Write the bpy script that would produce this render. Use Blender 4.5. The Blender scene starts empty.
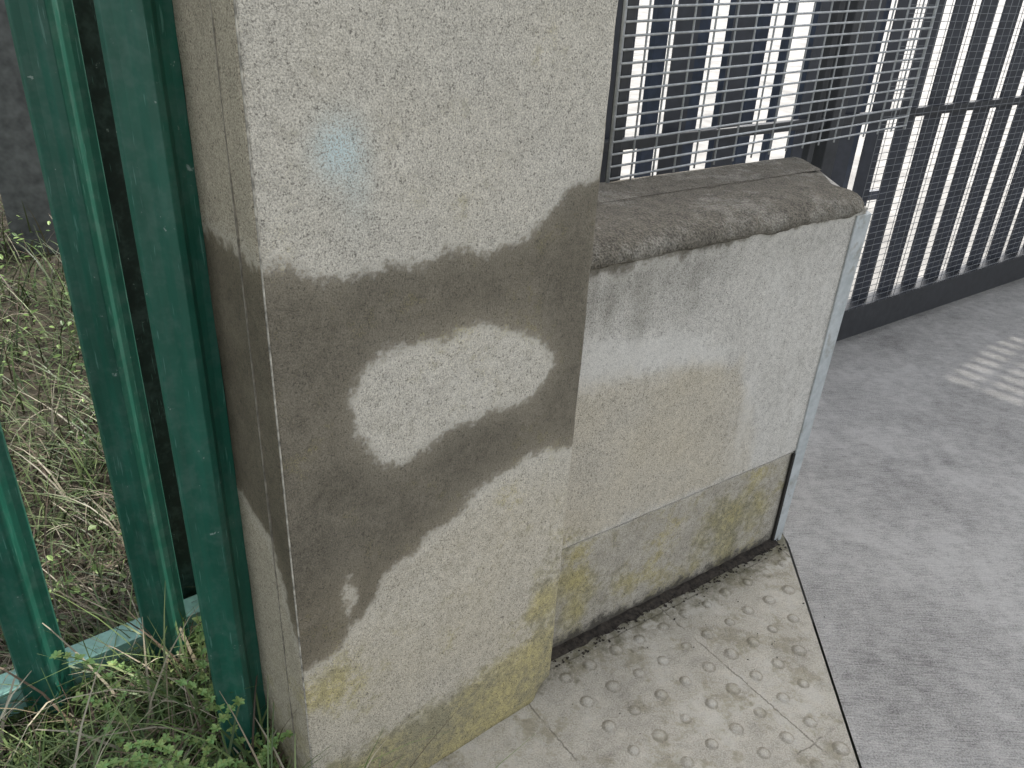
import bpy, math, random
import numpy as np
from mathutils import Vector, Matrix, noise as mnoise
random.seed(7); rng=np.random.default_rng(7)
scene=bpy.context.scene
COL=bpy.context.collection
# ------------------------------------------------------------------ frames (metres)
CAM_H=1.4
LB=np.array([-.2994,.8956]); ap=np.array([.762,.6476]); an=np.array([-.6476,.762])     # pillar frame
WL=np.array([.1318,1.3657]); aw=np.array([.810,.586]); wn=np.array([-.586,.810])       # wall frame
GP=np.array([1.345,3.116]); ag=np.array([.804,.595]); gn=np.array([-.595,.804])        # gate frame
def P(s,d,z): q=LB+ap*s+an*d; return (q[0],q[1],z)
def W(s,t,z): q=WL+aw*s+wn*t; return (q[0],q[1],z)
def G(s,t,z): q=GP+ag*s+gn*t; return (q[0],q[1],z)
# ------------------------------------------------------------------ node helpers
class N:
    def __init__(s,name):
        s.m=bpy.data.materials.new(name); s.m.use_nodes=True; s.t=s.m.node_tree; s.t.nodes.clear()
        s.out=s.t.nodes.new("ShaderNodeOutputMaterial"); s.b=s.t.nodes.new("ShaderNodeBsdfPrincipled")
        s.t.links.new(s.b.outputs[0],s.out.inputs[0]); s.tc=s.t.nodes.new("ShaderNodeTexCoord").outputs['Object']
    def L(s,a,b):
        if isinstance(a,(int,float,tuple)):
            b.default_value=a
        else: s.t.links.new(a,b)
    def noise(s,scale,detail=4,rough=.6,vec=None,dist=0):
        n=s.t.nodes.new("ShaderNodeTexNoise"); n.inputs['Scale'].default_value=scale; n.inputs['Detail'].default_value=detail
        n.inputs['Roughness'].default_value=rough; n.inputs['Distortion'].default_value=dist; s.L(vec or s.tc,n.inputs['Vector'])
        return n.outputs['Fac']
    def sep(s,c):
        q=s.t.nodes.new("ShaderNodeSeparateColor"); s.L(c,q.inputs[0]); return q.outputs
    def mapping(s,scale=(1,1,1),rot=(0,0,0),vec=None,loc=(0,0,0)):
        n=s.t.nodes.new("ShaderNodeMapping"); n.inputs['Scale'].default_value=scale; n.inputs['Rotation'].default_value=rot; n.inputs['Location'].default_value=loc
        s.L(vec or s.tc,n.inputs['Vector']); return n.outputs[0]
    def math(s,op,a,b=0.0,c=None,clamp=False):
        n=s.t.nodes.new("ShaderNodeMath"); n.operation=op; n.use_clamp=clamp; s.L(a,n.inputs[0]); s.L(b,n.inputs[1])
        if c is not None: s.L(c,n.inputs[2])
        return n.outputs[0]
    def add(s,*a):
        r=a[0]
        for x in a[1:]: r=s.math('ADD',r,x)
        return r
    def ss(s,x,a,b,lo=0.0,hi=1.0):
        n=s.t.nodes.new("ShaderNodeMapRange"); n.interpolation_type='SMOOTHSTEP'; s.L(x,n.inputs['Value'])
        n.inputs['From Min'].default_value=a; n.inputs['From Max'].default_value=b; n.inputs['To Min'].default_value=lo; n.inputs['To Max'].default_value=hi
        return n.outputs[0]
    def lin(s,x,a,b,lo=0.0,hi=1.0):
        n=s.t.nodes.new("ShaderNodeMapRange"); s.L(x,n.inputs['Value'])
        n.inputs['From Min'].default_value=a; n.inputs['From Max'].default_value=b; n.inputs['To Min'].default_value=lo; n.inputs['To Max'].default_value=hi
        return n.outputs[0]
    def mix(s,f,a,b,mode='MIX'):
        n=s.t.nodes.new("ShaderNodeMix"); n.data_type='RGBA'; n.blend_type=mode; n.clamp_factor=True
        s.L(f,n.inputs[0]); 
        for v,i in ((a,6),(b,7)):
            if isinstance(v,tuple) and len(v)==3: v=v+(1.,)
            s.L(v,n.inputs[i])
        return n.outputs[2]
    def attr(s,name,out='Fac'):
        n=s.t.nodes.new("ShaderNodeAttribute"); n.attribute_name=name; return n.outputs[out]
    def grey(s,v):
        n=s.t.nodes.new("ShaderNodeCombineColor"); 
        for i in range(3): s.L(v,n.inputs[i])
        return n.outputs[0]
    def bump(s,h,strength=.5,dist=.002,prev=None):
        n=s.t.nodes.new("ShaderNodeBump"); n.inputs['Strength'].default_value=strength; n.inputs['Distance'].default_value=dist
        s.L(h,n.inputs['Height']); 
        if prev is not None: s.L(prev,n.inputs['Normal'])
        return n.outputs[0]
    def fin(s,col,rough=.85,normal=None,metal=0.0,spec=None):
        if isinstance(col,tuple) and len(col)==3: col=col+(1.,)
        s.L(col,s.b.inputs['Base Color']); s.L(rough,s.b.inputs['Roughness']); s.L(metal,s.b.inputs['Metallic'])
        if normal is not None: s.L(normal,s.b.inputs['Normal'])
        if spec is not None: s.b.inputs['Specular IOR Level'].default_value=spec
        return s.m
# ------------------------------------------------------------------ mesh helpers
class MB:
    def __init__(s): s.v=[]; s.f=[]
    def box(s,c,hx,hy,hz):
        c=np.array(c,float); hx=np.array(hx,float); hy=np.array(hy,float); hz=np.array(hz,float); i=len(s.v)
        for a,b,d in ((-1,-1,-1),(1,-1,-1),(1,1,-1),(-1,1,-1),(-1,-1,1),(1,-1,1),(1,1,1),(-1,1,1)): s.v.append(tuple(c+a*hx+b*hy+d*hz))
        s.f+=[(i,i+3,i+2,i+1),(i+4,i+5,i+6,i+7),(i,i+1,i+5,i+4),(i+1,i+2,i+6,i+5),(i+2,i+3,i+7,i+6),(i+3,i,i+4,i+7)]
    def tube(s,a,b,r,n=6):
        a=Vector(a);b=Vector(b);d=(b-a).normalized();x=d.orthogonal().normalized();y=d.cross(x);i=len(s.v)
        for p in (a,b):
            for k in range(n):
                t=2*math.pi*k/n; s.v.append(tuple(p+x*r*math.cos(t)+y*r*math.sin(t)))
        for k in range(n): s.f.append((i+k,i+(k+1)%n,i+n+(k+1)%n,i+n+k))
        s.f.append(tuple(i+n-1-k for k in range(n))); s.f.append(tuple(i+n+k for k in range(n)))
    def obj(s,name,mat,parent=None,smooth=False,bevel=0):
        me=bpy.data.meshes.new(name); me.from_pydata(s.v,[],s.f); me.update()
        o=bpy.data.objects.new(name,me); COL.objects.link(o); me.materials.append(mat)
        if smooth: 
            for p in me.polygons: p.use_smooth=True
        if parent: o.parent=parent
        if bevel:
            m=o.modifiers.new("bevel",'BEVEL'); m.width=bevel; m.segments=2; m.limit_method='ANGLE'
        return o
def empty(name):
    o=bpy.data.objects.new(name,None); COL.objects.link(o); return o
def setattr_f(me,name,arr):
    a=me.attributes.new(name,'FLOAT','POINT'); a.data.foreach_set('value',np.asarray(arr,dtype=np.float32))
def sdf(poly,x,y):
    poly=np.array(poly,float); d=np.full(x.shape,1e9); ins=np.zeros(x.shape,bool); n=len(poly)
    for i in range(n):
        a=poly[i]; b=poly[(i+1)%n]; e=b-a; wx=x-a[0]; wy=y-a[1]
        t=np.clip((wx*e[0]+wy*e[1])/(e@e),0,1); d=np.minimum(d,np.hypot(wx-e[0]*t,wy-e[1]*t))
        c=((a[1]>y)!=(b[1]>y))&(x<(b[0]-a[0])*(y-a[1])/((b[1]-a[1])+1e-12)+a[0]); ins^=c
    return np.where(ins,d,-d)
def blob(x,y,cx,cy,rx,ry): return np.exp(-(((x-cx)/rx)**2+((y-cy)/ry)**2))
def fr(X,Y,Z,f,oc=4,seed=0.,sz=1.0):
    out=np.empty(X.shape); it=np.nditer([X,Y,Z],flags=['multi_index'])
    for a,b,c in it: out[it.multi_index]=mnoise.fractal(Vector((a*f+seed,b*f,c*f*sz)),.9,2,oc)
    return out
# ------------------------------------------------------------------ MATERIALS
def concrete_face(name,base=(.40,.375,.32)):
    # low frequency variation lives in vertex attributes (var, wet, moss ...), the grain is procedural here
    n=N(name)
    fine=n.noise(430,1,.85); med=n.noise(66,2,.7); gr=n.noise(230,0)
    var=n.attr('var')
    v=n.add(n.lin(fine,.3,.7,-.36,.36),n.lin(med,.3,.7,-.11,.11),n.math('MULTIPLY',var,.11),1.0)
    pm=n.math('MULTIPLY',n.ss(gr,.60,.74),n.ss(fine,.62,.42))
    v=n.math('MULTIPLY',v,n.lin(pm,0,1,1,.58))
    v=n.math('MAXIMUM',v,.12)
    dry=n.mix(1.0,base,n.grey(v),'MULTIPLY')
    wet=n.attr('wet'); V=n.attr('fieldA','Color'); sv=n.sep(V); tan,white,damp_dark=sv[0],sv[1],sv[2]
    V2=n.sep(n.attr('fieldB','Color')); moss,blue,dirt=V2[0],V2[1],V2[2]
    dry=n.mix(tan,dry,n.mix(1.0,dry,(.90,.84,.72),'MULTIPLY'))
    dry=n.mix(damp_dark,dry,n.mix(1.0,dry,(.54,.535,.51),'MULTIPLY'))
    wm=n.ss(n.math('ADD',white,n.lin(med,.3,.7,-.2,.2)),.15,1.0)
    dry=n.mix(n.math('MULTIPLY',wm,.8),dry,n.mix(.5,dry,(.72,.70,.65)))
    dry=n.mix(n.math('MULTIPLY',blue,n.ss(fine,.3,.6)),dry,(.55,.68,.69))
    w=n.add(wet,n.lin(med,.3,.7,-.009,.009),n.lin(fine,.3,.7,-.006,.006))
    wmask=n.ss(w,-.008,.009)
    halo=n.math('MULTIPLY',n.ss(w,-.03,-.003),n.ss(w,.003,-.003)); dry=n.mix(n.math('MULTIPLY',halo,.20),dry,(.62,.59,.52))
    wv=n.mix(n.lin(n.math('ADD',var,n.lin(med,.3,.7,-.3,.3)),-.9,.9),(.24,.225,.195),(.40,.38,.34))
    wetc=n.mix(1.0,n.mix(.25,dry,base),wv,'MULTIPLY')
    wetc=n.mix(n.math('MULTIPLY',n.ss(w,.050,.0),.35),wetc,n.mix(1.0,dry,(.58,.555,.50),'MULTIPLY'))
    c=n.mix(wmask,dry,wetc)
    mm=n.ss(n.add(moss,n.lin(med,.3,.7,.22,-.22),n.lin(fine,.3,.7,-.15,.15)),.2,.85)
    mc=n.mix(n.lin(n.math('ADD',var,n.lin(med,.3,.7,-.5,.5)),-.5,.5),(.18,.165,.06),(.40,.335,.08))
    c=n.mix(n.math('MULTIPLY',mm,.82),c,n.mix(.28,n.mix(1.0,mc,n.grey(v),'MULTIPLY'),c))
    dm=n.ss(n.math('ADD',dirt,n.lin(med,.3,.7,-.3,.3)),.2,.9); c=n.mix(n.math('MULTIPLY',dm,.85),c,(.035,.03,.024))
    nb=n.bump(n.add(fine,n.math('MULTIPLY',med,.8)),.75,.002)
    return n.fin(c,n.lin(wmask,0,1,.92,.78),nb,spec=.3)
M_pillar=concrete_face("roughcast_concrete",(.525,.495,.43))
M_wall=concrete_face("wall_concrete",(.53,.508,.46))
def m_coping():
    n=N("mortar_coping"); F=n.noise(240,1,.75); A=n.noise(26,4,.75); B=n.noise(9,5,.75)
    v=n.add(n.lin(F,.3,.7,.55,1.45),n.lin(A,.3,.7,-.28,.28))
    c=n.mix(1.0,(.150,.136,.110),n.grey(v),'MULTIPLY')
    c=n.mix(n.math('MULTIPLY',n.ss(B,.50,.62),.55),c,n.mix(1.0,(.27,.255,.22),n.grey(v),'MULTIPLY'))
    nb=n.bump(n.math('ADD',F,n.math('MULTIPLY',A,2.5)),.9,.005); return n.fin(c,.92,nb,spec=.25)
M_coping=m_coping()
def m_tactile():
    n=N("tactile_slab_concrete"); F=n.noise(300,1,.7); A=n.noise(38,3,.72); B=n.noise(6,5,.72); C=n.noise(10,4,.72,vec=n.mapping(loc=(3,7,1)))
    v=n.add(n.lin(F,.3,.7,.78,1.22),n.lin(A,.3,.7,-.15,.15),n.lin(B,.3,.7,-.18,.18))
    c=n.mix(1.0,(.44,.412,.35),n.grey(v),'MULTIPLY')
    c=n.mix(n.math('MULTIPLY',n.ss(C,.50,.62),.6),c,n.mix(1.0,c,(.62,.60,.48),'MULTIPLY'))
    c=n.mix(n.math('MULTIPLY',n.ss(n.add(B,n.lin(A,.3,.7,.08,-.08)),.52,.62),.5),c,(.54,.52,.465))
    c=n.mix(n.math('MULTIPLY',n.ss(n.add(A,n.math('MULTIPLY',F,.4),n.math('MULTIPLY',C,.5)),1.05,1.16),.35),c,(.16,.145,.11))
    wt=n.attr('wt'); ws=n.attr('ws'); jn=n.lin(A,.3,.7,-.003,.003)
    near=n.ss(n.math('ADD',wt,n.lin(A,.3,.7,-.05,.05)),-.11,-.0); c=n.mix(n.math('MULTIPLY',near,.75),c,(.085,.080,.042))
    def line(x,off,sp):
        a=n.math('ADD',x,off+sp*20); a=n.math('ADD',a,jn); a=n.math('MODULO',a,sp); a=n.math('MINIMUM',a,n.math('SUBTRACT',sp,a)); return n.ss(a,.0028,.0006)
    j=n.math('MAXIMUM',line(ws,.14,.438),line(wt,.48,.44))
    j=n.math('MULTIPLY',j,n.ss(B,.42,.52,.12,1.0))
    c=n.mix(n.math('MULTIPLY',j,.65),c,(.08,.07,.05))
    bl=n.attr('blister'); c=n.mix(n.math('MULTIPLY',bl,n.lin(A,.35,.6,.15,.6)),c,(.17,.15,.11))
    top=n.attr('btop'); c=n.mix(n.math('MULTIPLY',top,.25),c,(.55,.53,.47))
    nb=n.bump(n.math('ADD',F,n.math('MULTIPLY',A,1.5)),.7,.003); return n.fin(c,.85,nb,spec=.3)
M_tact=m_tactile()
def m_drive():
    n=N("brushed_concrete"); br=n.noise(6,3,.75,vec=n.mapping((3,45,1),(0,0,math.radians(28)))); br2=n.noise(14,2,.75,vec=n.mapping((1.5,30,1),(0,0,math.radians(33))))
    F=n.noise(260,1,.75); A=n.noise(22,4,.72); B=n.noise(2.6,5,.68)
    v=n.add(n.lin(F,.3,.7,.70,1.30),n.lin(A,.3,.7,-.18,.18),n.lin(B,.3,.7,-.24,.24),n.lin(br,.3,.7,-.26,.26))
    c=n.mix(1.0,(.425,.412,.39),n.grey(v),'MULTIPLY')
    c=n.mix(n.math('MULTIPLY',n.ss(br2,.56,.70),.35),c,(.58,.565,.54))
    c=n.mix(n.math('MULTIPLY',n.ss(n.add(B,n.lin(A,.3,.7,-.12,.12)),.52,.66),.40),c,(.54,.525,.50))
    c=n.mix(n.math('MULTIPLY',n.ss(n.add(A,n.math('MULTIPLY',F,.5)),.93,1.03),.5),c,(.16,.155,.145))
    nb=n.bump(n.add(F,A,n.math('MULTIPLY',br,2.0)),.85,.004); return n.fin(c,.85,nb,spec=.3)
M_drive=m_drive()
def simple(name,col,rough=.6,metal=0.,ns=40,var=.2,bump=.2,spec=None):
    n=N(name); a=n.noise(ns,2,.65); v=n.lin(a,.3,.7,1-var,1+var); c=n.mix(1.0,col,n.grey(v),'MULTIPLY')
    return n.fin(c,rough,n.bump(a,bump,.002) if bump else None,metal,spec)
M_yard=simple("yard_concrete",(.34,.33,.31),.9,0,3,.3,0)
M_soil=simple("dark_soil",(.050,.042,.026),.95,0,40,.5,.8)
M_galv=simple("galvanised_steel",(.46,.48,.49),.5,.2,60,.2,0)
def m_strip():
    n=N("galvanised_strip"); a=n.noise(30,4,.7); b=n.noise(14,4,.75); c=n.mix(n.lin(a,.35,.65),(.40,.43,.43),(.53,.56,.56)); c=n.mix(n.math('MULTIPLY',n.ss(b,.55,.68),.5),c,(.24,.22,.17))
    return n.fin(c,.55,n.bump(a,.3,.001),.1)
M_strip=m_strip()
M_gate=simple("charcoal_paint",(.030,.032,.036),.45,0,30,.25,0)
M_gatemesh=simple("mesh_wire_grey",(.22,.23,.24),.5,.2,60,.15,0)
def m_green(name,base):
    n=N(name); a=n.noise(6,4,.7,vec=n.mapping((3,3,.6))); q=n.noise(60,3,.8); q2=n.noise(25,3,.8,vec=n.mapping(loc=(4,2,1)))
    c=n.mix(n.lin(a,.35,.65),tuple(x*.8 for x in base),tuple(x*1.2 for x in base))
    c=n.mix(n.math('MULTIPLY',n.ss(q2,.42,.7),.3),c,(.10,.17,.145))
    chip=n.math('MULTIPLY',n.ss(q,.66,.70),n.ss(q2,.50,.60)); c=n.mix(chip,c,(.26,.34,.30))
    sc=n.math('MULTIPLY',n.ss(n.noise(30,2,.6,vec=n.mapping((9,9,.5),(.15,.1,0))),.66,.70),.5); c=n.mix(sc,c,(.12,.28,.23))
    return n.fin(c,n.lin(a,.3,.7,.36,.5),n.bump(q,.12,.001))
M_green=m_green("green_gloss_paint",(.012,.098,.066))
M_rail=m_green("sunlit_faded_green",(.22,.42,.35))  # sunlight on the rail is put into this pale colour, along with fading
M_dgreen=m_green("dark_green_paint",(.004,.022,.016))
M_post=simple("weathered_post",(.10,.105,.10),.8,0,20,.35,.5)
def m_grass(name):
    n=N(name); c=n.attr('Col','Color'); n.fin(c,.5,spec=.4)
    return n.m
M_grass=m_grass("grass_blades")
def field(me,name,a,b,c):
    at=me.color_attributes.new(name,'FLOAT_COLOR','POINT'); arr=np.stack([np.clip(x.ravel(),0,1) for x in (a,b,c)]+[np.ones(a.size)],1).astype(np.float32); at.data.foreach_set('color',arr.ravel())
# ------------------------------------------------------------------ PILLAR
def pillar():
    w=.545; D=.42; r=.006; Ht=2.05; cs=.010
    path=[]; kind=[]
    def seg(a,b,step,k):
        n=max(1,int(round(math.hypot(b[0]-a[0],b[1]-a[1])/step)))
        for i in range(n): t=i/n; path.append((a[0]+(b[0]-a[0])*t,a[1]+(b[1]-a[1])*t)); kind.append(k)
    seg((w,D),(w,.012),.05,2)
    for i in range(4): t=math.pi/2*i/4; path.append((w-.012+.012*math.cos(t),.012-.012*math.sin(t))); kind.append(0)
    seg((w-.012,0),(r,0),cs,0)
    for i in range(4): t=math.pi/2*i/4; path.append((r-r*math.sin(t),r-r*math.cos(t))); kind.append(0 if i<2 else 1)
    seg((0,r),(0,D),cs,1); seg((0,D),(w,D),.06,2)
    n=len(path); hs=np.concatenate([np.arange(-.06,1.45,cs),np.arange(1.45,Ht+.01,.05)]); m=len(hs)
    S=np.tile([p[0] for p in path],(m,1)); Dd=np.tile([p[1] for p in path],(m,1)); K=np.tile(kind,(m,1)); Hh=np.tile(hs[:,None],(1,n))
    nz=fr(S,Dd,Hh,9,3); n5=fr(S,Dd,Hh,4,4,7.); n22=fr(S,Dd,Hh,20,4,3.); n60=fr(S,Dd,Hh,13,4,11.)
    S2=S+(S/w)*.010*(Hh/1.34)
    off=nz*.0018
    wear=np.clip((.05-Hh)/.05,0,1)*blob(S,Dd,w,0,.03,.03)*.02
    S2=S2-wear+np.where(K==1,-off,0); D2=Dd+wear+np.where(K==0,off,0)
    edge=blob(S,Dd,0,0,.006,.006)*np.clip(n22-.35,0,1)*.006; S2=S2+edge; D2=D2+edge
    xy=LB[None,None,:]+S2[...,None]*ap+D2[...,None]*an
    v=np.concatenate([xy,Hh[...,None]],-1).reshape(-1,3)
    f=[(j*n+i,j*n+(i+1)%n,(j+1)*n+(i+1)%n,(j+1)*n+i) for j in range(m-1) for i in range(n)]
    f=[tuple(reversed(q)) for q in f]; f.append(tuple((m-1)*n+i for i in range(n))[::-1])
    me=bpy.data.meshes.new("concrete_pillar"); me.from_pydata(v.tolist(),[],f); me.update()
    o=bpy.data.objects.new("concrete_pillar",me); COL.objects.link(o); me.materials.append(M_pillar)
    for p in me.polygons: p.use_smooth=True
    front=[(-.1,1.055),(0,1.053),(.05,1.051),(.088,1.025),(.131,1.032),(.221,1.022),(.261,1.039),(.321,1.022),(.393,1.031),(.439,1.058),(.475,1.09),(.524,1.107),(.54,1.142),(.547,1.199),(.56,1.226),(.7,1.24),(.7,.6),(.549,.616),(.475,.643),(.42,.633),(.356,.621),(.315,.608),(.286,.58),(.237,.562),(.199,.54),(.152,.522),(.133,.481),(.095,.449),(.058,.418),(.018,.405),(-.1,.41)]
    isl=[(.110,.850),(.13,.885),(.164,.911),(.254,.903),(.30,.912),(.363,.900),(.435,.866),(.477,.801),(.433,.749),(.35,.755),(.274,.747),(.21,.728),(.158,.722),(.116,.784)]
    side=[(.2,1.062),(-.1,1.053),(-.1,.42),(-.005,.45),(.039,.581),(.071,.62),(.175,.655),(.6,.66),(.6,1.06)]
    F=sdf(front,S,Hh); I=sdf(isl,S,Hh); sp=.006-np.hypot((S-.088)/1.0,(Hh-.515)/2.6)
    wf=np.minimum(np.minimum(F,-I),-sp); ws=sdf(side,Dd,Hh)
    wet=np.where(K==0,wf,np.where(K==1,ws,-.2))+n22*.008+n60*.006
    moss0=np.clip((.21-Hh)/.13,0,1)*.95+.85*blob(S,Hh,.51,.26,.055,.14)+.55*blob(S,Hh,.05,.34,.06,.07)+.5*blob(S,Hh,.27,.12,.2,.06)+.10
    moss1=np.clip((.38-Hh)/.3,0,1)*.8
    mo=np.where(K==0,moss0,np.where(K==1,moss1,.3)); mo=mo+(n60*.30+n5*.2)*(mo>.02)-.05
    setattr_f(me,'wet',wet.ravel()); setattr_f(me,'var',(n5*.7+n60*.35+n22*.2).ravel())
    tan=np.where(K==1,.85,np.clip(.10+.40*np.clip((.62-Hh)/.1,0,1)+.15*n5,0,1)); white=np.where(K==0,.35*blob(S,Hh,.3,.82,.2,.1)+.25*blob(S,Hh,.3,.45,.3,.15)+.05,0)
    damp_dark=np.where(K==1,.42+.2*n5,np.clip(.10*n5+.22*np.clip((.4-Hh)/.4,0,1),0,1)); blue=np.where(K==0,.9*blob(S,Hh,.105,1.185,.028,.033)+.3*blob(S,Hh,.13,1.15,.02,.05),0)  # whole side face darkened, front darker towards its base
    field(me,'fieldA',tan,white,damp_dark); field(me,'fieldB',mo,blue,np.clip((.015-Hh)/.03+.25*n22*(Hh<.04),0,1))
    b=MB()
    for k in range(60):
        z0=k*.034; z1=z0+.034; g=mnoise.noise(Vector((k*.37,0,0)))
        b.box(P(.0022+.0004*g,-.0001,(z0+z1)/2),[ap[0]*.0009,ap[1]*.0009,0],[an[0]*.0011,an[1]*.0011,0],[0,0,(z1-z0)/2])
    b.obj("corner_bead",simple("bead_zinc",(.34,.32,.27),.85,0,90,.6,0),o)
    b=MB()
    b.box(P(-.0002,.056,1.02),[ap[0]*.0014,ap[1]*.0014,0],[an[0]*.0008,an[1]*.0008,0],[0,0,1.02])
    b.obj("edge_bead",simple("bead_dull",(.25,.23,.185),.9,0,60,.5,0),o)
    return o
pillar()
# ------------------------------------------------------------------ LOW WALL
def low_wall():
    cs=.010; hs=np.concatenate([np.arange(-.06,.286,cs),[.2875,.2895,.293,.295],np.arange(.305,.905,cs),[.905,.925]]); m=len(hs)
    ss=np.arange(-.15,.77,cs); n0=len(ss)
    S=np.tile(ss,(m,1)); Hh=np.tile(hs[:,None],(1,n0))
    S=np.where(S>.0,S*(1+.045*Hh/.915),S); Z=np.zeros_like(S)
    nz=fr(S,Z+3,Hh,7,3); n5=fr(S,Z,Hh,5,4,4.); n22=fr(S,Z,Hh,20,4,9.); nst=fr(S,Z,Hh,26,3,2.,.12); n60=fr(S,Z,Hh,12,4,5.)
    jo=(np.abs(Hh-.2913)<.003); T=nz*.002+jo*.006+(Hh<.2885)*.003
    xy=WL+S[...,None]*aw+T[...,None]*wn
    e1=S[:,-1:]; ex=[]
    for d in [(0.36*k/4) for k in range(1,5)]: ex.append((WL+(e1+d*.586/.81)[...,None]*aw+(np.zeros_like(e1)+d)[...,None]*wn))
    ex.append(WL+(e1*0-.15)[...,None]*aw+(e1*0+.36)[...,None]*wn)
    xy=np.concatenate([xy]+ex,1); n=xy.shape[1]; HH=np.tile(hs[:,None],(1,n))
    v=np.concatenate([xy,HH[...,None]],-1).reshape(-1,3)
    f=[(j*n+i,j*n+(i+1)%n,(j+1)*n+(i+1)%n,(j+1)*n+i) for j in range(m-1) for i in range(n)]; f.append(tuple((m-1)*n+i for i in range(n)))
    me=bpy.data.meshes.new("low_concrete_wall"); me.from_pydata(v.tolist(),[],f); me.update()
    o=bpy.data.objects.new("low_concrete_wall",me); COL.objects.link(o); me.materials.append(M_wall)
    def ext(a,fill=0.0): return np.concatenate([a,np.full((m,n-n0),fill)],1)
    drip=[(-.2,.98),(.9,.98),(.9,.915),(.74,.912),(.6,.908),(.45,.91),(.38,.905),(.3,.905),(.22,.90),(.12,.90),(.05,.895),(-.2,.89)]
    wet=sdf(drip,S,Hh)-.004+n22*.012+nst*.006
    dampP=sdf([(-.2,.93),(.44,.93),(.36,.86),(.28,.80),(.2,.78),(.135,.775),(.06,.80),(-.2,.80)],S,Hh)+n22*.03+nst*.02
    whiteP=sdf([(-.2,.79),(.0,.78),(.135,.75),(.25,.745),(.36,.69),(.43,.65),(.36,.63),(.25,.65),(.1,.66),(-.2,.67)],S,Hh)+n22*.015
    tanP=sdf([(-.2,.71),(.1,.68),(.3,.66),(.45,.62),(.51,.50),(.55,.42),(.57,.30),(-.2,.30)],S,Hh)+n22*.02
    low=np.clip((.2905-Hh)/.004,0,1)
    damp_dark=np.clip(.5+dampP/.10,0,1)*(.50+.16*nst+.25*n22)+low*(.48+.25*n22)+.30*blob(S,Hh,.6,.87,.16,.04)*(1+.6*nst)+.24*np.clip((Hh-.70)/.2,0,1)*(.6+.8*nst)+.10*n5
    white=np.clip(.5+whiteP/.05,0,1)*.9+np.clip((S-.40)/.1,0,1)*(1-low)*(.42+.30*nst+.1*n22)+.5*blob(S,Hh,.515,.47,.018,.10)+.25*blob(S,Hh,.2,.86,.2,.04)*np.clip(n22*2,0,1)+.08
    setattr_f(me,'wet',ext(wet,-.2).ravel()); setattr_f(me,'var',ext(n5*.6+n60*.4).ravel())
    moss=low*(.22+.60*blob(S,Hh,.56,.17,.14,.08)+.5*blob(S,Hh,.04,.16,.09,.07)+.25*blob(S,Hh,.3,.07,.4,.06)+.42*n60)+.40*blob(S,Hh,.01,.30,.05,.05)+.12*(1-low)*np.clip((.38-Hh)/.09,0,1)
    field(me,'fieldA',ext(np.clip(.5+tanP/.03,0,1)*(.75+.2*n5)+.5*low),ext(white*(1-.8*low)),ext(damp_dark))
    field(me,'fieldB',ext(moss),ext(S*0),ext(np.clip((.055-Hh)/.05+.3*n22*(Hh<.1),0,1)+jo*.6))
    # coping
    c0=.006; zt=.961; zb=.914; e=.80; r=.06
    plan=[(-.15,-c0)]
    cx,cy=e+.010-r*.78,-c0+r
    for k in range(11):
        t=-math.pi/2+(math.pi/2+.62)*k/10; plan.append((cx+r*math.cos(t),cy+r*math.sin(t)))
    plan+= [(e+.115,.20),(e+.165,.268),(e+.188,.305),(e+.190,.335),(e+.170,.356),(e+.13,.366),(e+.06,.368),(-.15,.368)]
    prof=[(.006,zb-.002),(0.0,zb+.004),(.0,zb+.012),(.003,zb+.020),(.009,zb+.028),(.018,zb+.035),(.030,zb+.0405),(.046,zb+.0445),(.065,zt)]
    dp=[]
    for i in range(len(plan)):
        a=np.array(plan[i]); b=np.array(plan[(i+1)%len(plan)]); k=max(1,int(np.hypot(*(b-a))/.012))
        for q in range(k): dp.append(a+(b-a)*q/k)
    dp=np.array(dp)
    for _ in range(6): dp=np.where(((dp[:,0]>.5))[:,None],(np.roll(dp,1,0)+2*dp+np.roll(dp,-1,0))/4,dp)
    nx=np.roll(dp,-2,0)-np.roll(dp,2,0); nor=np.stack([nx[:,1],-nx[:,0]],1); nor/=np.linalg.norm(nor,axis=1)[:,None]
    vs=[]
    for ri,(ins,z) in enumerate(prof):
        for i,p in enumerate(dp):
            nzv=mnoise.fractal(Vector((p[0]*24,p[1]*24,z*20)),.9,2,4)
            q=p-nor[i]*(ins+nzv*.0013); zz=z+(nzv*.004 if ri==0 else nzv*.0010)
            vs.append(W(q[0],q[1],zz))
    nn=len(dp); fs=[(j*nn+i,j*nn+(i+1)%nn,(j+1)*nn+(i+1)%nn,(j+1)*nn+i) for j in range(len(prof)-1) for i in range(nn)]
    q0=dp-nor*.065; prev=(len(prof)-1)*nn
    for k,sh in enumerate((.2,.4,.6,.8,.97)):
        st=len(vs)
        for i in range(nn):
            tgt=np.array([np.clip(q0[i][0],.0,.86),.18]); q=q0[i]*(1-sh)+tgt*sh
            nzv=mnoise.fractal(Vector((q[0]*24,q[1]*24,2)),.9,2,4); vs.append(W(q[0],q[1],zt+nzv*.0012+.002*sh))
        fs+=[(prev+i,prev+(i+1)%nn,st+(i+1)%nn,st+i) for i in range(nn)]; prev=st
    fs.append(tuple(prev+i for i in range(nn))); fs.append(tuple(nn-1-i for i in range(nn)))
    me2=bpy.data.meshes.new("coping"); me2.from_pydata(vs,[],fs); me2.update(); c=bpy.data.objects.new("coping",me2); COL.objects.link(c); c.parent=o; me2.materials.append(M_coping)
    for p in me2.polygons: p.use_smooth=True
    b=MB()
    def sE(h): return .769+.036*h/.915
    pts=[]
    for z,wd in ((-.02,.026),(.911,.046)):
        for (ds,t) in ((-wd,-.005),(.006,-.005),(.006,.05),(-wd,-.0005)):
            pts.append(W(sE(z)+ds+(t*.72 if t>0 else 0),t,z))
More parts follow.
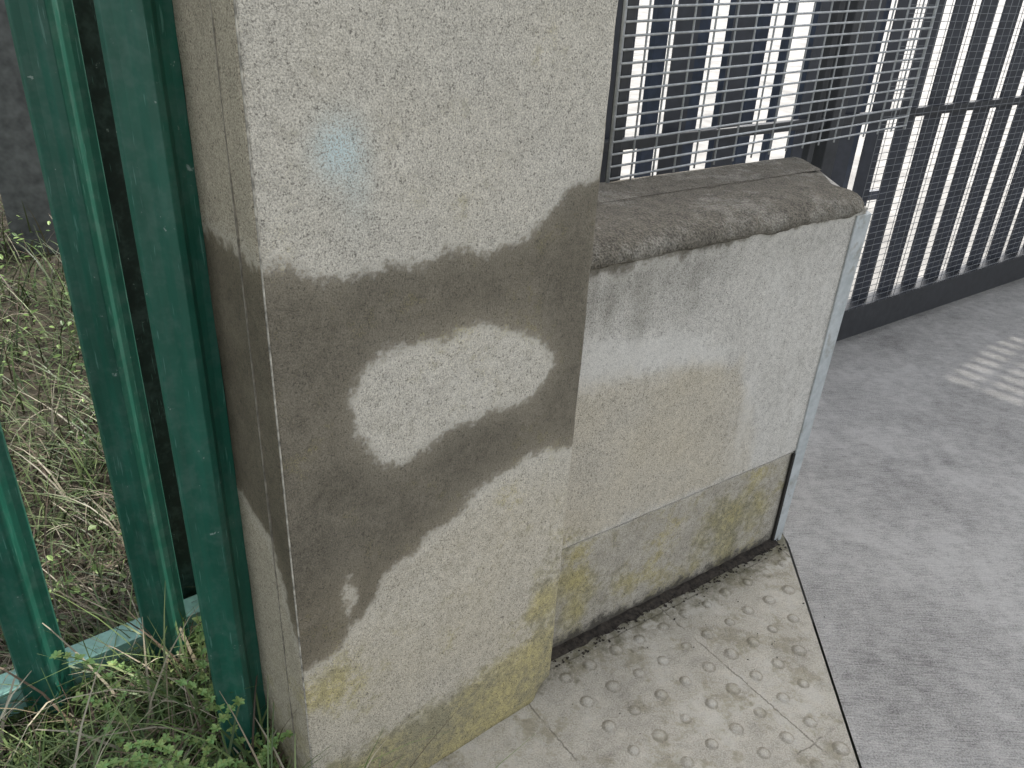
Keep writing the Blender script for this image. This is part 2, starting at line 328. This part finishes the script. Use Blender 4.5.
    b.v=pts; b.f=[(0,1,5,4),(1,2,6,5),(2,3,7,6),(3,0,4,7),(4,5,6,7),(3,2,1,0)]
    b.obj("steel_end_strip",M_strip,o,bevel=.0012)
    b=MB(); b.box(W(.741,-.002,.14),[aw[0]*.004,aw[1]*.004,0],[wn[0]*.003,wn[1]*.003,0],[0,0,.148]); b.obj("end_joint",simple("dark_joint",(.02,.018,.015),.9),o)
    return o
wall=low_wall()
# ------------------------------------------------------------------ MESH PANEL on the wall
def mesh_panel():
    A=np.array([.185,1.793,.968]); B=np.array([1.107,2.500,1.0]); L=np.linalg.norm((B-A)[:2]); a=(B-A)/L; H=1.0
    root=empty("welded_mesh_panel"); b=MB(); nrm=np.array([-a[1],a[0],0])
    z=0.0
    while z<H:
        b.tube(tuple(A+np.array([0,0,z])-nrm*.0035),tuple(B+np.array([0,0,z])-nrm*.0035),.0027,5); z+=.0262
    b.obj("horizontal_wires",M_galv,root,True)
    b=MB(); x=0.0
    while x<=L+.001:
        p=A+a*x; b.tube(tuple(p+np.array([0,0,-.012])),tuple(p+np.array([0,0,H])),.0024 if 0<x<L-.05 else .0045,5); x+=L/17
    b.obj("vertical_wires",M_galv,root,True)
    b=MB()
    for x in (.03,L-.42):
        p=A+a*x+nrm*.02; b.box(tuple(p+np.array([0,0,.45])),a*.012*np.array([1,1,0]),nrm*.010,[0,0,.52])
    b.obj("support_posts",M_gate,root,bevel=.002)
mesh_panel()
# ------------------------------------------------------------------ GATE
def gate():
    root=empty("slatted_metal_gate"); s0,s1=-2.3,3.6; A3=np.array([ag[0],ag[1],0]);N3=np.array([gn[0],gn[1],0])
    b=MB(); c=(s0+s1)/2; hl=(s1-s0)/2
    b.box(G(c,.04,.10),A3*hl,N3*.04,[0,0,.068]); b.box(G(c,.04,2.2),A3*hl,N3*.03,[0,0,.04]); b.box(G(c,.035,.93),A3*hl,N3*.012,[0,0,.016])
    for s in (s0,-.35,s1): b.box(G(s,.04,1.18),A3*.035,N3*.035,[0,0,1.18])
    b.obj("frame",M_gate,root,bevel=.004)
    b=MB(); s=s0+.1; k=0
    while s<s1:
        b.box(G(s,.062,1.16),(A3*.9-N3*.43)*.034,(N3*.9+A3*.43)*.005,[0,0,1.02]); k+=1; s+=.185 if s>-.35 else (.24 if k%3 else .40)
    b.obj("slats",simple("slat_paint",(.040,.044,.056),.4,0,25,.2,0),root)
    b=MB(); z=.18; sl=-.1
    while z<2.15: b.tube(G(sl,-.006,z),G(s1,-.006,z),.0012,4); z+=.026
    s=sl
    while s<s1: b.tube(G(s,-.003,.165),G(s,-.003,2.15),.0012,4); s+=.052
    b.obj("infill_mesh",M_gatemesh,root,True)
gate()
def railing():
    root=empty("navy_railing"); b=MB(); p0=np.array([.62,4.3]); d=np.array([.86,.51]); d/=np.linalg.norm(d); n=np.array([-d[1],d[0]])
    D3=np.array([d[0],d[1],0]);n3=np.array([n[0],n[1],0]); s=0
    while s<1.9:
        q=p0+d*s; b.box((q[0],q[1],.75),D3*random.choice([.02,.04]),n3*.02,[0,0,.75]); s+=random.choice([.2,.26,.34,.5])
    for z in (.12,1.42): q=p0+d*.95; b.box((q[0],q[1],z),D3*1.0,n3*.014,[0,0,.03])
    b.obj("rails",simple("navy_paint",(.022,.034,.06),.4,0,20,.3,0),root,bevel=.002)
railing()
# ------------------------------------------------------------------ FENCE
PROF=[(-.043,.010),(-.040,.0),(-.028,-.002),(-.018,-.006),(-.010,-.018),(0,-.022),(.010,-.018),(.018,-.006),(.028,-.002),(.040,.0),(.043,.010)]
def pale(name,base,root,lean=(0,0),mat=None,w=1.0,z0=.06,z1=2.0,rot=0):
    me_v=[];fs=[];n=len(PROF)
    cr,sr=math.cos(rot),math.sin(rot); ax=ap*cr+an*sr; ay=an*cr-ap*sr
    for j,z in enumerate(np.linspace(z0,z1,12)):
        for (x,y) in PROF:
            q=LB+ap*(base[0]+lean[0]*z)+an*(base[1]+lean[1]*z)+ax*x*w+ay*y*w; me_v.append((q[0],q[1],z))
    for j in range(11):
        for i in range(n-1): fs.append((j*n+i,j*n+i+1,(j+1)*n+i+1,(j+1)*n+i))
    b=MB(); b.v=me_v;b.f=fs; o=b.obj(name,mat or M_green,root,False)
    m=o.modifiers.new("t",'SOLIDIFY'); m.thickness=.003; m.offset=-1
    bv=o.modifiers.new("bevel",'BEVEL'); bv.width=.0025; bv.segments=3; bv.limit_method='ANGLE'; bv.angle_limit=math.radians(15)
    return o
def fence():
    root=empty("green_palisade_fence")
    pale("pale_1",(-.072,.496),root,(.0,0),w=1.0); pale("pale_2",(-.294,.512),root); pale("pale_3",(-.515,.525),root); pale("pale_4",(-.736,.535),root); pale("pale_5",(-.96,.545),root)
    pale("end_pale",(-.040,.176),root,(.0,0),z0=.02,w=1.0)
    A=np.array([ap[0],ap[1],0]);Nn=np.array([an[0],an[1],0])
    b=MB(); b.box(P(-.7,.55,.125),A*.85,Nn*.028,[0,0,.004]); b.box(P(-.7,.527,.095),A*.85,Nn*.004,[0,0,.0255]); b.obj("bottom_rail",M_rail,root,bevel=.001)
    b=MB(); b.box(P(-.7,.55,1.75),A*.85,Nn*.028,[0,0,.004]); b.box(P(-.7,.527,1.72),A*.85,Nn*.004,[0,0,.0255]); b.obj("top_rail",M_rail,root,bevel=.001)
    b=MB(); b.box(P(.015,.60,1.0),A*.05,Nn*.004,[0,0,1.0]); b.box(P(.015,.65,1.0),A*.004,Nn*.046,[0,0,1.0]); b.box(P(.015,.70,1.0),A*.05,Nn*.004,[0,0,1.0]); b.obj("fence_post",M_dgreen,root)
fence()
# ------------------------------------------------------------------ GROUND
def poly_obj(name,pts,mat,z):
    b=MB(); b.v=[(x,y,z) for x,y in pts]; b.f=[tuple(range(len(pts)))]; return b.obj(name,mat)
poly_obj("ground",[(-300,-300),(300,-300),(300,300),(-300,300)],simple("far_ground",(.22,.22,.18),.95,0,1,.2,0),-.06)
poly_obj("yard",[(.05,1.55),(20,.5),(60,10),(60,80),(.05,80)],M_yard,-.014)
def jx(y): return .782-(1.85-y)*.0645
poly_obj("concrete_driveway",[(jx(-.6),-.6),(7,-.6),tuple(GP+ag*6.5+gn*.16),tuple(GP-ag*.75+gn*.16),(jx(1.8)+.0,1.8)],M_drive,0)
def paving():
    pts=[(-.27,.93),(jx(-.35)-.30,-.35),(jx(-.35)-.006,-.35),(jx(1.1)-.006,1.1),(jx(1.86)-.006,1.86),(.60,1.95),(-.1,1.5)]
    v=[(x,y,0.0) for x,y in pts]; f=[tuple(range(len(pts)))]; bl=[0]*len(pts); bt=[0]*len(pts)
    rows=[]
    for ks in range(-2,14):
        for kt in range(1,22):
            s=-.14+.0365+ks*.073; t=-.04+.0365-kt*.0733
            if s<-.10: continue
            q=WL+aw*s+wn*t
            if sdf(pts,np.array([q[0]]),np.array([q[1]]))[0]<.018: continue
            l=q-LB
            if l@an>-.03 and l@ap<.58: continue
            rows.append(q+rng.normal(0,.002,2))
    for q in rows:
        r=.0128*random.uniform(.8,1.15); hh=.0056*random.uniform(.45,1.1); i=len(v)
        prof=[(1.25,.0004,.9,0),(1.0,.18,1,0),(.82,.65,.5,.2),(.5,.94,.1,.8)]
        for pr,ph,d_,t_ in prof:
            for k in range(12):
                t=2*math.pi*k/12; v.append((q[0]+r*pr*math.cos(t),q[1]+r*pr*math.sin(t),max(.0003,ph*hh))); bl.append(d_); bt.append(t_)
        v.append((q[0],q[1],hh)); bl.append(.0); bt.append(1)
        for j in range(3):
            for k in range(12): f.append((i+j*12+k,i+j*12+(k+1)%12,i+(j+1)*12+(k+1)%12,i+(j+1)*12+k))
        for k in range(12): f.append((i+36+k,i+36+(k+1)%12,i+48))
    b=MB(); b.v=v;b.f=f; o=b.obj("tactile_paving",M_tact); me=o.data
    for p in me.polygons[1:]: p.use_smooth=True
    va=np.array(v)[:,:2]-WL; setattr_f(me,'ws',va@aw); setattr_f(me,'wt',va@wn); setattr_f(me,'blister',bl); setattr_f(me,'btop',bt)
paving()
def debris():
    b=MB(); n=90
    for j in range(n):
        s=-.10+j*(.86/n)
        for (t,z) in ((-.022,-.001),(-.014,.005),(-.006,.008),(.01,.009)):
            q=mnoise.noise(Vector((s*25,t*40,1))); b.v.append(W(s,t+q*.010*(t<0),z*(1+.8*q) if z>0 else z))
    for j in range(n-1):
        for k in range(3): b.f.append((j*4+k,(j+1)*4+k,(j+1)*4+k+1,j*4+k+1))
    for i in range(480):
        s=random.uniform(-.1,.76); t=-abs(random.gauss(0,.018))-.002; sz=random.uniform(.001,.0035); a=random.uniform(0,6.28)
        if i>440: s=random.uniform(-.1,.7); t=-random.uniform(0,.3); sz*=.6
        p=W(s,t,max(.002,.009+t*.3)); b.box(p,[sz*math.cos(a),sz*math.sin(a),sz*.3*random.uniform(-1,1)],[-sz*.6*math.sin(a),sz*.6*math.cos(a),0],[0,0,sz*.3])
    b.obj("leaf_debris",simple("debris_dark",(.032,.026,.02),.95,0,90,.6,.6))
debris()
# ------------------------------------------------------------------ BANK AND GRASS
def smax(d): return -.004 if d<.46 else (.38+.6476*d)/.762
def bz(s,d):
    X=LB[0]+ap[0]*s+an[0]*d
    return -.006+(.09*max(0,d-.7)+.03*max(0,-s-.6)*(d>.5))*min(1,max(0,(.05-X)/1.0))
def bank():
    v=[];f=[]; n=120; ds=np.concatenate([np.linspace(-1.6,.455,26),np.linspace(.465,14,140)])
    for d in ds:
        sm=smax(d)
        for i in range(n):
            u=(i/(n-1)); s=sm-(9+sm)*(1-u)**1.5
            z=bz(s,d)+.02*mnoise.noise(Vector((s*5,d*5,0)))*(1 if s<sm-.05 else 0)-.004; v.append(P(s,d,z))
    for j in range(len(ds)-1):
        for i in range(n-1): f.append((j*n+i,j*n+i+1,(j+1)*n+i+1,(j+1)*n+i))
    b=MB();b.v=v;b.f=f;b.obj("soil_bank",M_soil,smooth=True)
bank()
def grass(name,specs):
    V=[];F=[];C=[]
    for (s,d,ln,wd,az,lean,curve,col,zz) in specs:
        i=len(V); bx=np.array(P(s,d,zz)); dr=np.array([math.sin(az),math.cos(az),0]); sd=np.array([dr[1],-dr[0],0])
        K=5; pos=bx.copy(); ang=lean
        for k in range(K+1):
            w=wd*(1-(k/K)**1.6)*.5+.0002
            tw=sd*math.cos(.5*k/K)+np.array([0,0,1])*math.sin(.5*k/K)*.4
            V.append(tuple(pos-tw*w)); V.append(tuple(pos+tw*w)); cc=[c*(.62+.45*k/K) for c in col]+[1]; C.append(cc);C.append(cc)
            st=ln/K; pos=pos+dr*math.sin(ang)*st+np.array([0,0,math.cos(ang)*st]); ang+=curve/K
            if pos[2]<zz+.003: pos[2]=zz+.003
        for k in range(K): F.append((i+2*k,i+2*k+1,i+2*k+3,i+2*k+2))
    me=bpy.data.meshes.new(name); me.from_pydata(V,[],F); me.update(); a=me.color_attributes.new("Col",'FLOAT_COLOR','POINT'); a.data.foreach_set('color',np.array(C,dtype=np.float32).ravel())
    o=bpy.data.objects.new(name,me); COL.objects.link(o); me.materials.append(M_grass)
    for p in me.polygons: p.use_smooth=True
    return o
GREENS=[(.12,.19,.05),(.18,.25,.085),(.07,.12,.035),(.24,.30,.12),(.15,.22,.085)]
STRAW=[(.40,.35,.24),(.29,.24,.155),(.52,.47,.34),(.19,.14,.095),(.12,.085,.055)]
def pick(pg):
    c=random.choice(GREENS) if random.random()<pg else random.choice(STRAW); k=random.uniform(.7,1.25); return tuple(x*k for x in c)
sp=[]
for i in range(5600):
    s=-abs(random.gauss(0,.38))-.02; d=random.uniform(-.35,.62)
    if s<-1.5: continue
    if random.random()<.22: s=-random.uniform(.01,.12)
    lng=random.random()<.15
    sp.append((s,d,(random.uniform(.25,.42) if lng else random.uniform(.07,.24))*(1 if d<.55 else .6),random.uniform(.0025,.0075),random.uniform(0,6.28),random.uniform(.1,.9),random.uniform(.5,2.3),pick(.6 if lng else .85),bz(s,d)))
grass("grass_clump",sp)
sp=[]
for i in range(38000):
    d=.52+random.random()**1.5*6.5; s=smax(d)-.05-random.random()**1.0*(1.2+d*1.9)
    if s>-.02 and d<.6: continue
    pg=.60+.8*mnoise.noise(Vector((s*1.9,d*1.9,4)))
    ln=random.uniform(.07,.26)*(1+.10*d); kk=.60
    col=pick(max(.06,pg)); 
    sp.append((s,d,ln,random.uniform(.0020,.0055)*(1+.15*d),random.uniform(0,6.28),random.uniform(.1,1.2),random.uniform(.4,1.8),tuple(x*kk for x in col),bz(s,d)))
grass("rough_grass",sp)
def leaves(name,items):
    V=[];F=[];C=[]
    for (p,sz,az,tilt,col) in items:
        i=len(V); p=np.array(p); dr=np.array([math.sin(az)*math.cos(tilt),math.cos(az)*math.cos(tilt),math.sin(tilt)]); sd=np.array([math.cos(az),-math.sin(az),random.uniform(-.4,.4)])
        for (a,b,c) in ((0,0,0),(.35,.28,.06),(.75,.20,.05),(1,0,-.05),(.75,-.20,.05),(.35,-.28,.06)): V.append(tuple(p+dr*a*sz+sd*b*sz+np.array([0,0,c*sz]))); C.append([*col,1])
        F+= [(i,i+1,i+2,i+3),(i,i+3,i+4,i+5)]
    me=bpy.data.meshes.new(name); me.from_pydata(V,[],F); me.update(); a=me.color_attributes.new("Col",'FLOAT_COLOR','POINT'); a.data.foreach_set('color',np.array(C,dtype=np.float32).ravel())
    o=bpy.data.objects.new(name,me); COL.objects.link(o); me.materials.append(M_grass); return o
it=[]
for i in range(15000):
    d=.5+random.random()**2.0*5; s=smax(d)-.05-random.random()*(1.2+d*1.7)
    if mnoise.noise(Vector((s*2.2,d*2.2,9)))<-.1 and d>1.0: continue
    k=random.uniform(.6,1.2); g=random.choice([(.13,.21,.05),(.20,.29,.09),(.06,.11,.03),(.08,.14,.04)])
    it.append((P(s,d,bz(s,d)+random.uniform(.0,.10+.03*d)),random.uniform(.009,.022)*(1+.15*d),random.uniform(0,6.28),random.uniform(-.5,.7),tuple(x*k for x in g)))
leaves("ground_weeds",it)
it=[];stb=MB()
for c in range(20):
    s0=random.uniform(-.24,-.03); d0=random.uniform(.05,.40); az=random.uniform(0,6.28); h=random.uniform(.10,.30); prev=P(s0,d0,0)
    for k in range(1,12):
        t=k/11; q=(prev[0]+math.sin(az)*.010*t*1.6,prev[1]+math.cos(az)*.010*t*1.6,h*math.sin(t*1.4)); stb.tube(prev,q,.0008,4); prev=q
        for w in range(7): it.append((q,random.uniform(.008,.014),w*.9+k,.25,(.27*random.uniform(.8,1.2),.40,.13)))
o=leaves("cleavers_weed",it); stb.obj("stems",simple("stem_green",(.12,.20,.05),.6,0,40,.2,0),o)
b=MB(); b.box(P(-.47,.28,.05),[.012,.004,.002],[-.003,.006,.001],[0,0,.002]); b.obj("orange_wrapper",simple("orange_plastic",(.65,.14,.05),.4),bevel=.001)
b=MB(); c=np.array([-2.02,3.30]); b.box((c[0],c[1],1.2),[.085,.03,0],[-.03,.085,0],[0,0,1.4]); b.obj("timber_post",M_post,bevel=.01)
it=[]
for i in range(7000):
    d=random.uniform(3.9,6.0); s=random.uniform(-6,3.2); h=random.uniform(.0,1.7)
    X=LB[0]+ap[0]*s+an[0]*d
    if X>-.5: continue
    k=random.uniform(.5,1.3); it.append((P(s,d+.3*mnoise.noise(Vector((s*2,h*2,1))),bz(s,d)+h),random.uniform(.05,.1),random.uniform(0,6.28),random.uniform(-.9,.4),(.035*k,.06*k,.02*k)))
leaves("ivy_hedge",it)
# ------------------------------------------------------------------ SHADE BLOCK, unseen, added on the right to shade the entrance
SAZ=math.radians(45); SEL=math.radians(45)
lu=np.array([math.cos(SAZ),-math.sin(SAZ)]); lw=np.array([math.sin(SAZ),math.cos(SAZ)])
def Bp(u,w,z): q=lu*u+lw*w; return (q[0],q[1],z)
def shade_block():
    root=empty("added_shade_block"); U=np.array([lu[0],lu[1],0]);Wd=np.array([lw[0],lw[1],0]); M=simple("shade_block_render",(.62,.60,.56),.9,0,4,.1,0)
    u0,u1=-1.03,5.0; w0,w1=8.0,12.0; Ht=9.5
    ou0,ou1,z0,z1=-.84,-.40,4.05,5.02  # gap placed to let a patch of sun reach the driveway
    b=MB()
    def bx(ua,ub,za,zb,wa=w0,wb=w0+.25): b.box(Bp((ua+ub)/2,(wa+wb)/2,(za+zb)/2),U*(ub-ua)/2,Wd*(wb-wa)/2,[0,0,(zb-za)/2])
    bx(u0,u1,0,z0); bx(u0,u1,z1,Ht); bx(ou1,u1,z0,z1); bx(u0,ou0,z0,z1)
    bx(u1-.3,u1,0,Ht,w0+.26,w1)
    b.obj("shade_slabs",M,root)
    b=MB(); z=z0+.03
    while z<z1: b.box(Bp((ou0+ou1)/2,w0+.1,z),U*(ou1-ou0)/2,Wd*.008,[0,0,.026]); z+=.09
    for u in (ou0+.12,ou0+.30): b.box(Bp(u,w0+.13,(z0+z1)/2),U*.02,Wd*.008,[0,0,(z1-z0)/2])
    b.obj("sun_stripe_bars",M_gate,root)  # unseen bars added to break the sun patch into stripes
shade_block()
# ------------------------------------------------------------------ LIGHT
w=bpy.data.worlds.new("World"); scene.world=w; w.use_nodes=True; nt=w.node_tree; nt.nodes.clear()
sky=nt.nodes.new("ShaderNodeTexSky"); sky.sky_type='NISHITA'; sky.sun_disc=False; sky.sun_elevation=SEL; sky.sun_rotation=SAZ; sky.air_density=1.0; sky.dust_density=3.0
hs=nt.nodes.new("ShaderNodeHueSaturation"); hs.inputs['Saturation'].default_value=.30; hs.inputs['Value'].default_value=2.2
bg=nt.nodes.new("ShaderNodeBackground"); bg.inputs['Strength'].default_value=.15; wo=nt.nodes.new("ShaderNodeOutputWorld")
nt.links.new(sky.outputs[0],hs.inputs['Color']); nt.links.new(hs.outputs[0],bg.inputs[0]); nt.links.new(bg.outputs[0],wo.inputs[0])
sl=bpy.data.lights.new("sun",'SUN'); sl.energy=4.5; sl.angle=math.radians(.4); sl.color=(1,.96,.9); so=bpy.data.objects.new("sun",sl); COL.objects.link(so)
dv=Vector((math.sin(SAZ)*math.cos(SEL),math.cos(SAZ)*math.cos(SEL),math.sin(SEL))); so.rotation_euler=dv.to_track_quat('Z','Y').to_euler(); so.location=dv*20
# ------------------------------------------------------------------ CAMERA
f=820.0; d=np.array([430-512,1930-384,f]); d/=np.linalg.norm(d); zc=np.array([0,0,1.]); h=zc-d*(zc@d); h/=np.linalg.norm(h); r=np.cross(d,h); r=-r if r[0]<0 else r
ex=(r[0],h[0],-d[0]); ey=(r[1],h[1],-d[1]); ez=(r[2],h[2],-d[2])
cd=bpy.data.cameras.new("camera"); cd.sensor_width=36; cd.lens=f/1024*36; cd.clip_start=.02; cd.clip_end=2000
co=bpy.data.objects.new("camera",cd); COL.objects.link(co)
co.matrix_world=Matrix(((ex[0],-ey[0],-ez[0],0),(ex[1],-ey[1],-ez[1],0),(ex[2],-ey[2],-ez[2],CAM_H),(0,0,0,1)))
scene.camera=co
scene.view_settings.view_transform='Standard'; scene.view_settings.look='None'; scene.view_settings.exposure=0
